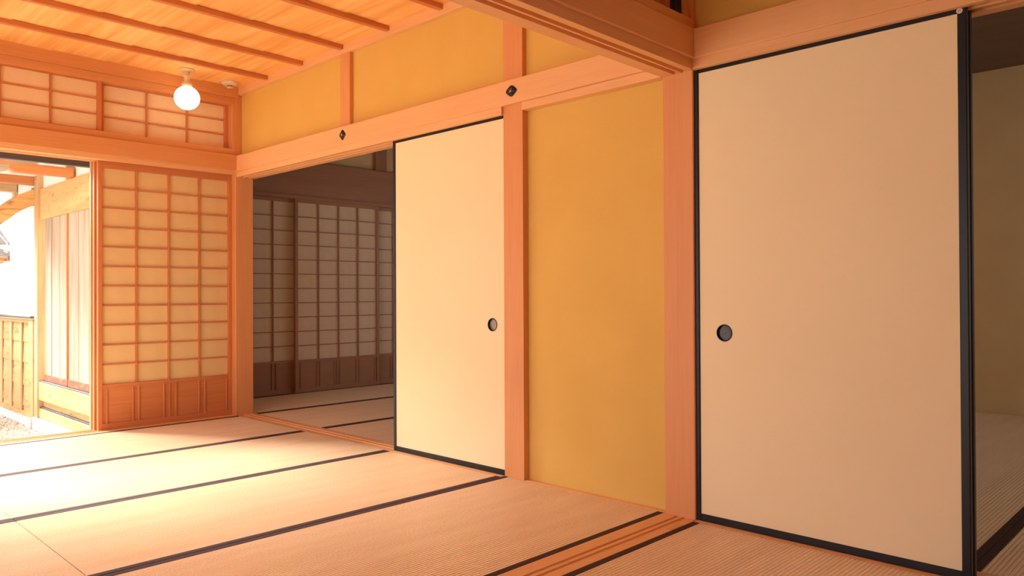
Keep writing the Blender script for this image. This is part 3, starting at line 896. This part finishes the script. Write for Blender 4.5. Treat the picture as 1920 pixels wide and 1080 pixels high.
for ya, yb in ((6.7, 7.62), (7.62, 8.45), (8.45, 8.83)):
    boxpart('footing_stone', fd, STONE, XD - 0.055, XD + 0.08, ya + 0.003, yb - 0.003, -0.46, -0.284, bev=0.004)
for k, (ya, yb) in enumerate(((8.98, 9.85), (9.85, 10.9), (10.9, 12.3))):
    boxpart('footing_stone', gw, STONE, XD - 0.055, XD + 0.08, ya + 0.003, yb - 0.003, -0.46, -0.284 if ya < 8.9 else -0.316, bev=0.004)
boxpart('footing_stone', gw, STONE, XD - 0.070, XD + 0.08, 8.84, 8.98, -0.46, -0.305, bev=0.004)
boxpart('wing_backing', gw, WHITEP, XD + 0.08, XD + 0.12, 8.70, 12.3, -0.46, 2.45)

# porch timbers
def bent_beam():
    top = [(2.215, 2.030), (2.04, 1.950), (1.875, 1.818), (1.72, 1.62), (1.60, 1.37)]
    bot = [(2.172, 1.855), (2.04, 1.782), (1.936, 1.690), (1.875, 1.640), (1.76, 1.49), (1.66, 1.27)]
    def smooth(p, n):
        out = []
        for i in range(len(p) - 1):
            p0, p1, p2, p3 = p[max(i - 1, 0)], p[i], p[i + 1], p[min(i + 2, len(p) - 1)]
            for k in range(n):
                t = k / n
                out.append(tuple(0.5 * (2 * b + (c - a) * t + (2 * a - 5 * b + 4 * c - d) * t * t + (3 * b - a - 3 * c + d) * t ** 3) for a, b, c, d in zip(p0, p1, p2, p3)))
        return out + [p[-1]]
    pts = smooth(top, 6) + list(reversed(smooth(bot, 6)))
    bm = bmesh.new(); prism(bm, pts, 'Y', 8.80, 8.93)
    return bm
bm = bent_beam()
tags(obj('beam', bm, OLDK['X'], loc=(1.9, 8.86, 1.6)), 'curved natural timber beam arching up to the slim post outside', 'beam', kind='structure')
struct('pillar', 'outer porch post carrying the low end of the curved beam', 'post', (1.50, 1.62, 8.80, 8.93, GZ, 2.055), OLD['Z'], 0.004)
bm = bmesh.new(); prism(bm, [(2.168, 2.035), (2.158, 1.99), (2.158, 1.88), (2.172, 1.85), (2.23, 1.85), (2.23, 2.035)], 'Y', 8.78, 8.95)
tags(obj('beam', bm, RAFT['Z'], loc=(2.2, 8.86, 1.85)), 'dark timber block holding the curved beam at the slim post', 'block', kind='structure')
struct('beam', 'straight brown beam above the curved beam, meeting the slim post', 'beam', (-1.0, XD + 0.02, 8.80, 8.90, 2.052, 2.135), RAFT['X'], 0.003)
bm = bmesh.new(); prism(bm, [(1.69, 2.068), (1.69, 2.035), (1.73, 2.008), (2.19, 2.008), (2.19, 2.09), (1.9, 2.09)], 'Y', 7.66, 7.75)
tags(obj('beam', bm, RAFT['X'], loc=(1.9, 7.7, 2.0)), 'brown cantilever beam with cut end, nearest outside the opening', 'beam', kind='structure')
struct('beam', 'pale grey weathered beam behind the straight brown beam', 'beam', (1.0, 2.19, 9.6, 9.7, 2.055, 2.19), OLD['X'], 0.003)
struct('pillar', 'small post hanging below the pale grey beam', 'post', (2.165, 2.20, 9.6, 9.7, 1.95, 2.06), OLD['Z'], 0.003)
for k, xx in enumerate((1.78, 1.45, 1.12, 0.79)):
    bm = bmesh.new(); prism(bm, [(6.9, 2.10), (6.9, 2.16), (10.3, 2.36), (10.3, 2.30)], 'X', xx, xx + 0.06)
    tags(obj('rafter', bm, RAFT['Y'], loc=(xx, 8.5, 2.1)), 'sloping rafter under the porch roof outside', 'rafter', 'porch rafters', kind='structure')
pr = root('roof', (1.5, 8.6, 2.2), 'pale boarded underside of the small porch roof outside', 'roof', kind='structure')
for k in range(9):
    ya = 6.9 + k * 0.4
    za, zb_ = 2.165 + k * 0.4 * 0.0588, 2.165 + (k + 1) * 0.4 * 0.0588
    bm = bmesh.new(); prism(bm, [(ya + .004, za), (ya + .004, za + 0.02), (ya + 0.396, zb_ + 0.02), (ya + 0.396, zb_)], 'X', 0.75, 2.2)
    obj('roof_board', bm, OLD['X'], pr)
struct('wall_distant', 'pale plaster wall closing the yard behind the porch', 'wall', (-8, 2.2, 12.3, 12.4, -0.4, 2.6), WHITEP, 0)

# little tiled eave at the far left of the garden wall
te = root('tiled_eave', (2.05, 9.98, 1.32), 'small grey tiled eave with wooden brackets far left outside the opening', 'eave')
def eave_part(name, pts, mat, y0=9.95, y1=10.05):
    bm = bmesh.new(); prism(bm, pts, 'Y', y0, y1); obj(name, bm, mat, te)
eave_part('gable_board', [(2.209, 1.512), (1.98, 1.86), (1.98, 1.79), (2.185, 1.510)], SLATE)
eave_part('gable_lining', [(2.185, 1.510), (1.98, 1.79), (1.98, 1.775), (2.175, 1.508)], WHITEP)
eave_part('gable_field', [(2.175, 1.508), (1.98, 1.775), (1.98, 1.47), (2.10, 1.495)], SLATE, 9.97, 10.03)
eave_part('ridge_cover', [(2.209, 1.500), (2.209, 1.425), (2.15, 1.445), (2.118, 1.455), (1.98, 1.45), (1.98, 1.47), (2.118, 1.492)], WHITEP)
eave_part('ridge_tile', [(2.203, 1.412), (2.203, 1.372), (1.98, 1.372), (1.98, 1.45), (2.118, 1.449), (2.135, 1.44), (2.15, 1.42)], SLATE)
eave_part('bracket_plate', [(2.188, 1.366), (2.188, 1.322), (2.165, 1.322), (2.165, 1.34), (1.98, 1.34), (1.98, 1.366)], RAFT['X'])
eave_part('bracket_arm', [(2.150, 1.338), (2.150, 1.31), (2.13, 1.292), (1.98, 1.292), (1.98, 1.338)], OLD['X'])
